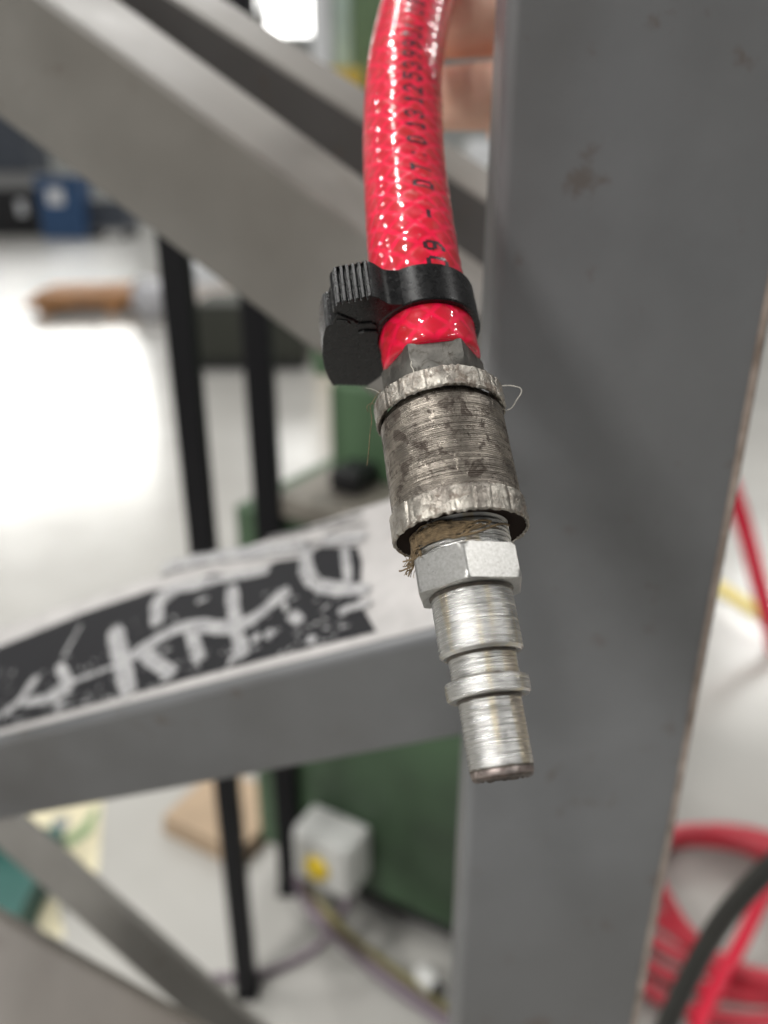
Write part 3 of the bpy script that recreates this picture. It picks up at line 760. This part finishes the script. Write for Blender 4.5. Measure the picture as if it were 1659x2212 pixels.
# switch box on the front of the base
g = onplane(742, 1806, C1, ey)
gx = (g - C1).dot(ex); gz = g.z
M_BOX = plain('white_box_plastic', (0.62, 0.62, 0.60), 0.5)
sw = empty('switch_box', 'white switch box with a yellow button on the green machine', 'switch box', C1 + ex * gx + Vector((0, 0, gz)) - ey * 0.0, (0, 0, math.atan2(ex.y, ex.x)))
bw, bh = 0.050, 0.046
bm = bmesh.new(); abox(bm, -bw, bw, -0.06, -0.002, -bh, bh); finish('housing', bm, M_BOX, sw, bevel=(0.006, 3))
bm = bmesh.new(); abox(bm, -bw + 0.004, bw - 0.004, -0.066, -0.0605, -bh + 0.004, bh - 0.004); cv_ = finish('cover', bm, M_BOX, sw, bevel=(0.003, 2))
bm = bmesh.new(); lathe(bm, [(0.0, 0.020), (0.004, 0.020), (0.005, 0.015), (0.010, 0.014), (0.011, 0.010)], 32); bm.transform(Matrix.Translation((-0.004, -0.0662, -0.004)) @ Matrix.Rotation(R(90), 4, 'X'))
finish('button', bm, plain('yellow_button', (0.72, 0.52, 0.02), 0.4), sw, smooth=40)
bm = bmesh.new(); lathe(bm, [(0.0, 0.009), (-0.02, 0.009)], 20); bm.transform(Matrix.Translation((0.02, -0.03, -bh - 0.0005))); finish('cable_gland', bm, M_BLK, sw, smooth=40)
def cable(name, pts, rad, mat, label, cat, seg=10, group=None):
    bm = bmesh.new(); tube(bm, catmull(pts, 10), rad, seg); o = finish(name, bm, mat, smooth=60); tag(o, label, cat, group); return o
def onface(px, py, out): return onplane(px, py, C1 - ey * out, ey)
M_YG = plain('yellow_green_sheath', (0.20, 0.175, 0.065), 0.5); M_PUR = plain('purple_grey_sheath', (0.17, 0.13, 0.16), 0.5)
cable('earth_cable', [onface(650, 1870, 0.02), onface(664, 1915, 0.03), floor(715, 1980, 0.14), floor(800, 2055, 0.05), floor(900, 2130, 0.012), floor(990, 2195, 0.012), floor(1080, 2230, 0.012)], 0.0055, M_YG, 'yellow green cable curving from the machine down to the floor', 'cable')
cable('power_cable', [onface(645, 1880, 0.03), onface(652, 1925, 0.045), floor(690, 1985, 0.13), floor(780, 2070, 0.04), floor(880, 2148, 0.014), floor(980, 2215, 0.014), floor(1060, 2250, 0.014)], 0.0085, M_PUR, 'purplish cable running under the yellow green cable', 'cable')
cable('switch_cable', [onface(765, 1885, 0.03), onface(760, 1920, 0.04), floor(735, 1975, 0.10), floor(690, 2040, 0.02), floor(620, 2085, 0.006), floor(540, 2108, 0.006), floor(460, 2112, 0.006)], 0.006, M_PUR, 'grey purple cable dropping from the white switch box to the floor', 'cable')
p = floor(925, 2115, 0.022)
cn = empty('cable_connector', 'small white connector lying on the cables by the machine base', 'connector', p, (0, 0, R(-50)))
bm = bmesh.new(); lathe(bm, [(-0.018, 0.010), (-0.014, 0.014), (0.010, 0.014), (0.014, 0.011)], 24); bm.transform(Matrix.Rotation(R(90), 4, 'Y')); finish('body', bm, M_BOX, cn, smooth=40)
bm = bmesh.new(); lathe(bm, [(0.014, 0.009), (0.030, 0.007)], 24); bm.transform(Matrix.Rotation(R(90), 4, 'Y')); finish('gland', bm, M_BLK, cn, smooth=40)

# ------------------------------------------------------------------ small things on the floor, left
M_CARD = plain('tan_cardboard', (0.42, 0.31, 0.21), 0.8)
a = floor(352, 1800); b = floor(470, 1858)
bx = (b - a).normalized(); by = Vector((-bx.y, bx.x, 0)); by = by if by.y > 0 else -by
cb = empty('wooden_block', 'tan wooden block lying on the floor behind the nearer black post', 'block', a, (0, 0, math.atan2(bx.y, bx.x)))
L_ = (b - a).length + 0.05
bm = bmesh.new(); abox(bm, 0, L_, 0, 0.15, 0.0, 0.018); finish('plank', bm, M_CARD, cb, bevel=(0.002, 2))
bm = bmesh.new(); abox(bm, 0.003, L_ - 0.002, 0.002, 0.148, 0.0185, 0.040); finish('plank', bm, M_CARD, cb, bevel=(0.002, 2))
M_CREAM = plain('cream_paper', (0.66, 0.60, 0.42), 0.8)
sh = empty('paper_sheet', 'cream printed paper sheet on the floor beneath the left brace', 'paper', floor(130, 1800))
def sheet(name, pts, z, mat, parent, th=0.0006):
    o = Vector(parent.location); bm = bmesh.new(); prism(bm, [Vector((*(floor(x, y).xy - o.xy), z)) for x, y in pts], Vector((0, 0, th))); return finish(name, bm, mat, parent)
sheet('page', [(-60, 1700), (225, 1690), (212, 1880), (180, 1930), (-60, 1800)], 0.001, M_CREAM, sh)
sheet('printed_patch', [(112, 1772), (150, 1764), (146, 1790), (120, 1802)], 0.0018, plain('grey_print', (0.18, 0.2, 0.22), 0.7), sh)
sheet('printed_stripe', [(140, 1812), (180, 1782), (205, 1746), (214, 1752), (198, 1800), (150, 1832)], 0.0018, plain('green_print', (0.22, 0.32, 0.16), 0.7), sh)
tr = empty('teal_tray', 'teal plastic tray at the left edge under the brace', 'tray', floor(20, 1960))
M_TEAL = plain('teal_plastic', (0.03, 0.11, 0.095), 0.5)
bm = bmesh.new(); abox(bm, -0.22, 0.045, -0.10, 0.10, 0.0, 0.012); finish('bottom', bm, M_TEAL, tr)
for (x0, x1, y0, y1) in ((-0.22, 0.045, -0.108, -0.10), (-0.22, 0.045, 0.10, 0.108), (0.045, 0.053, -0.108, 0.108), (-0.228, -0.22, -0.108, 0.108)):
    bm = bmesh.new(); abox(bm, x0, x1, y0, y1, 0.0, 0.06); finish('side', bm, M_TEAL, tr)
cd = empty('cream_card', 'cream card lying on the floor beside the teal tray', 'card', floor(105, 1975))
sheet('card', [(75, 1925), (125, 1950), (140, 2030), (85, 2010)], 0.001, M_CREAM, cd)

# ------------------------------------------------------------------ far left: machine, bin, timber stack
def big(name, label, cat, px0, px1, y_near, deep, rows, group=None):
    """a boxy thing standing on the floor at distance y_near; rows of (part, x-range 0..1, z0, z1, material, proud)"""
    d = ray(px0, 600); x0 = d.x / d.y * y_near; d = ray(px1, 600); x1 = d.x / d.y * y_near
    o = empty(name, label, cat, ((x0 + x1) / 2, y_near, 0), group=group); W = x1 - x0
    for pn, fa, fb, z0, z1, mat, pr in rows:
        bm = bmesh.new(); abox(bm, -W / 2 + W * fa, -W / 2 + W * fb, -pr, deep, z0, z1); finish(pn, bm, mat, o, bevel=(0.01, 2))
    return o
M_SLATE = plain('slate_blue_paint', (0.065, 0.075, 0.095), 0.4); M_BLUE = plain('blue_plastic', (0.035, 0.085, 0.19), 0.35)
M_MID = plain('mid_grey_sheet', (0.25, 0.25, 0.25), 0.4); M_WHITE = plain('white_enamel', (0.75, 0.76, 0.78), 0.3)
big('slate_machine', 'dark slate machine with black plinth far off at the left edge', 'machine', -60, 104, 24.0, 1.5,
    [('plinth', 0, 1, 0.0, 1.25, M_BLK, 0.0), ('panel', 0, 1, 1.255, 1.72, M_MID, 0.02), ('housing', 0, 0.995, 1.725, 3.2, M_SLATE, 0.1), ('lamp_cover', 0.76, 0.86, 0.55, 0.95, M_WHITE, 0.06), ('lamp_cover', 0.30, 0.38, 0.55, 0.95, M_WHITE, 0.06)])
big('blue_bin', 'tall blue plastic bin beside the slate machine', 'bin', 108, 195, 22.0, 1.0, [('body', 0, 1, 0.0, 1.40, M_BLUE, 0.0), ('lid', -0.02, 1.02, 1.40, 1.55, M_BLUE, 0.05), ('highlight_patch', 0.25, 0.62, 0.85, 1.25, M_WHITE, 0.02)])  # the white patch on the body is a painted highlight
big('grey_cart', 'low grey blue cart right of the blue bin', 'cart', 200, 290, 22.5, 1.0, [('body', 0, 1, 0.25, 0.95, M_SLATE, 0.0), ('deck', -0.05, 1.05, 0.15, 0.25, M_MID, 0.05), ('wheel', 0.05, 0.15, 0.0, 0.149, M_BLK, 0.0), ('wheel', 0.85, 0.95, 0.0, 0.149, M_BLK, 0.0)])
M_WOOD = plain('orange_timber', (0.42, 0.21, 0.09), 0.7, var=0.3)
q = floor(245, 665)
st = empty('timber_stack', 'low stack of orange timber boards lying on the white floor', 'timber', q, (0, 0, R(14)))
for j in range(3):
    bm = bmesh.new(); abox(bm, -0.62 + j * 0.6, -0.54 + j * 0.6, -0.5, 0.5, 0.0, 0.08); finish('bearer', bm, M_WOOD, st)
for j in range(5):
    for i in range(2):
        bm = bmesh.new(); x = rnd.uniform(-0.03, 0.03); abox(bm, -0.74 + x + 0.12 * i, 0.72 + x, -0.52 + j * 0.21, -0.35 + j * 0.21, 0.082 + i * 0.062, 0.140 + i * 0.062); finish('board', bm, M_WOOD, st)
q = floor(330, 690)
wr = empty('plastic_wrap', 'crumpled clear grey plastic wrap at the right end of the timber', 'plastic wrap', q)
bm = bmesh.new(); bmesh.ops.create_icosphere(bm, subdivisions=4, radius=1.0)
for v_ in bm.verts:
    k = 1 + 0.35 * noise.noise(v_.co * 2.6); v_.co = Vector((v_.co.x * 0.17 * k, v_.co.y * 0.15 * k, max(0, 0.18 + v_.co.z * 0.18 * k)))
finish('film', bm, plain('grey_film', (0.55, 0.55, 0.58), 0.2), wr, smooth=60)
# between and right of the posts
q = floor(452, 690)
can = empty('white_drum', 'white round drum on the floor seen between the two black posts', 'drum', q)
bm = bmesh.new(); lathe(bm, [(0.0, 0.20), (0.02, 0.21), (0.30, 0.21), (0.32, 0.20)], 40); finish('body', bm, plain('pinkish_white', (0.62, 0.56, 0.52), 0.5), can, smooth=40)
bm = bmesh.new(); lathe(bm, [(0.32, 0.19), (0.36, 0.20), (0.48, 0.17), (0.54, 0.07)], 40); finish('lid', bm, M_WHITE, can, smooth=40)
M_OLIVE = plain('dark_olive_paint', (0.022, 0.024, 0.016), 0.6)
big('dark_cabinet', 'low dark olive cabinet behind the posts on the white floor', 'cabinet', 405, 655, 5.0, 0.6,
    [('body', 0, 1, 0.05, 0.42, M_OLIVE, 0.0), ('drawer', 0.03, 0.48, 0.08, 0.38, M_OLIVE, 0.015), ('drawer', 0.52, 0.97, 0.08, 0.38, M_OLIVE, 0.015), ('plinth', 0.02, 0.98, 0.0, 0.05, M_BLK, -0.02)])
# top of the picture: pillar, hoist, cabinet
M_PIL = plain('pillar_green', (0.13, 0.21, 0.11), 0.5); M_TURQ = plain('pale_turquoise', (0.45, 0.58, 0.53), 0.4); M_YEL = plain('yellow_enamel', (0.62, 0.42, 0.05), 0.4)
big('green_pillar', 'green upright pillar with a pale turquoise face behind the hose top', 'pillar', 700, 860, 9.0, 0.3, [('shaft', 0.42, 1, 0.0, 5.0, M_PIL, 0.0), ('pipe', 0.20, 0.40, 0.0, 5.0, M_TURQ, -0.05)])
big('white_column', 'pale grey white column left of the green pillar', 'column', 688, 722, 14.0, 0.3, [('shaft', 0, 1, 0.0, 6.5, M_WHITE, 0.0), ('base', -0.3, 1.3, 0.0, 0.3, M_MID, 0.1)])
big('yellow_truck', 'yellow lift truck top showing above the upper brace beside the hose', 'lift truck', 668, 800, 8.0, 1.2, [('body', 0, 1, 0.3, 1.6, M_YEL, 0.0), ('guard', 0.12, 0.9, 1.6, 2.15, M_YEL, -0.1), ('wheel', 0.1, 0.3, 0.0, 0.299, M_BLK, -0.02), ('wheel', 0.7, 0.9, 0.0, 0.299, M_BLK, -0.02)])
big('white_cabinet', 'bluish white cabinet seen between the hose and the grey column', 'cabinet', 1000, 1400, 6.0, 0.5, [('body', 0, 1, 0.06, 1.42, M_WHITE, 0.0), ('door', 0.02, 0.49, 0.1, 1.38, M_WHITE, 0.02), ('door', 0.51, 0.98, 0.1, 1.38, M_WHITE, 0.02), ('plinth', 0.02, 0.98, 0.0, 0.06, M_BLK, -0.02)])

# ------------------------------------------------------------------ right: floor line, coils, cables
M_LINE = plain('yellow_line_paint', (0.72, 0.58, 0.16), 0.5)
a, b = floor(1500, 1236), floor(1800, 1430); d = (b - a).normalized(); s = Vector((-d.y, d.x, 0)) * 0.03
bm = bmesh.new(); prism(bm, [Vector((*(a - d * 0.8 - s).xy, 0.004)), Vector((*(b + d * 2 - s).xy, 0.004)), Vector((*(b + d * 2 + s).xy, 0.004)), Vector((*(a - d * 0.8 + s).xy, 0.004))], Vector((0, 0, 0.001)))
tag(finish('floor_line', bm, M_LINE), kind='structure')
M_RED = N('red_rubber_hose', color=(0.62, 0.01, 0.04), rough=0.35).m
M_RED2 = N('faded_red_hose', color=(0.50, 0.035, 0.055), rough=0.4).m
# a coil: loops lying on one another
cc = floor(1500, 2000); pts = []
for k in range(0, 5 * 24):
    an = 2 * math.pi * k / 24; lp = k / 24
    rr = 0.20 - 0.016 * lp + 0.02 * math.sin(an * 2 + lp)
    pts.append(Vector((cc.x + 0.06 + rr * 1.05 * math.cos(an), cc.y + 0.0 + rr * 0.92 * math.sin(an), 0.014 + 0.010 * lp)))
cable('hose_coil', pts, 0.011, M_RED2, 'faded red hose coiled in loops on the floor right of the column', 'hose coil')
cable('red_hose', [P(1480, 2290, 0.92), P(1541, 2142, 0.98), P(1595, 2046, 1.02), P(1659, 1913, 1.05), P(1760, 1700, 1.06), P(1900, 1300, 1.0)], 0.0098, M_RED, 'bright red hose rising beside the black cable in front of the coil', 'hose')
cable('red_hose', [P(1540, 930, 2.0), P(1602, 1120, 2.0), P(1637, 1249, 1.96), P(1662, 1345, 1.92), P(1720, 1560, 1.85), floor(1800, 1760, 0.02), floor(1900, 1900, 0.02)], 0.0215, M_RED, 'red hose hanging at the right edge above the yellow floor line', 'hose')
cable('black_cable', [P(1760, 1790, 0.52), P(1662, 1875, 0.53), P(1568, 1978, 0.54), P(1504, 2082, 0.55), P(1440, 2215, 0.55), P(1400, 2330, 0.55)], 0.0075, plain('charcoal_rubber', (0.035, 0.034, 0.03), 0.5), 'thick charcoal cable crossing in front of the red hoses', 'cable')
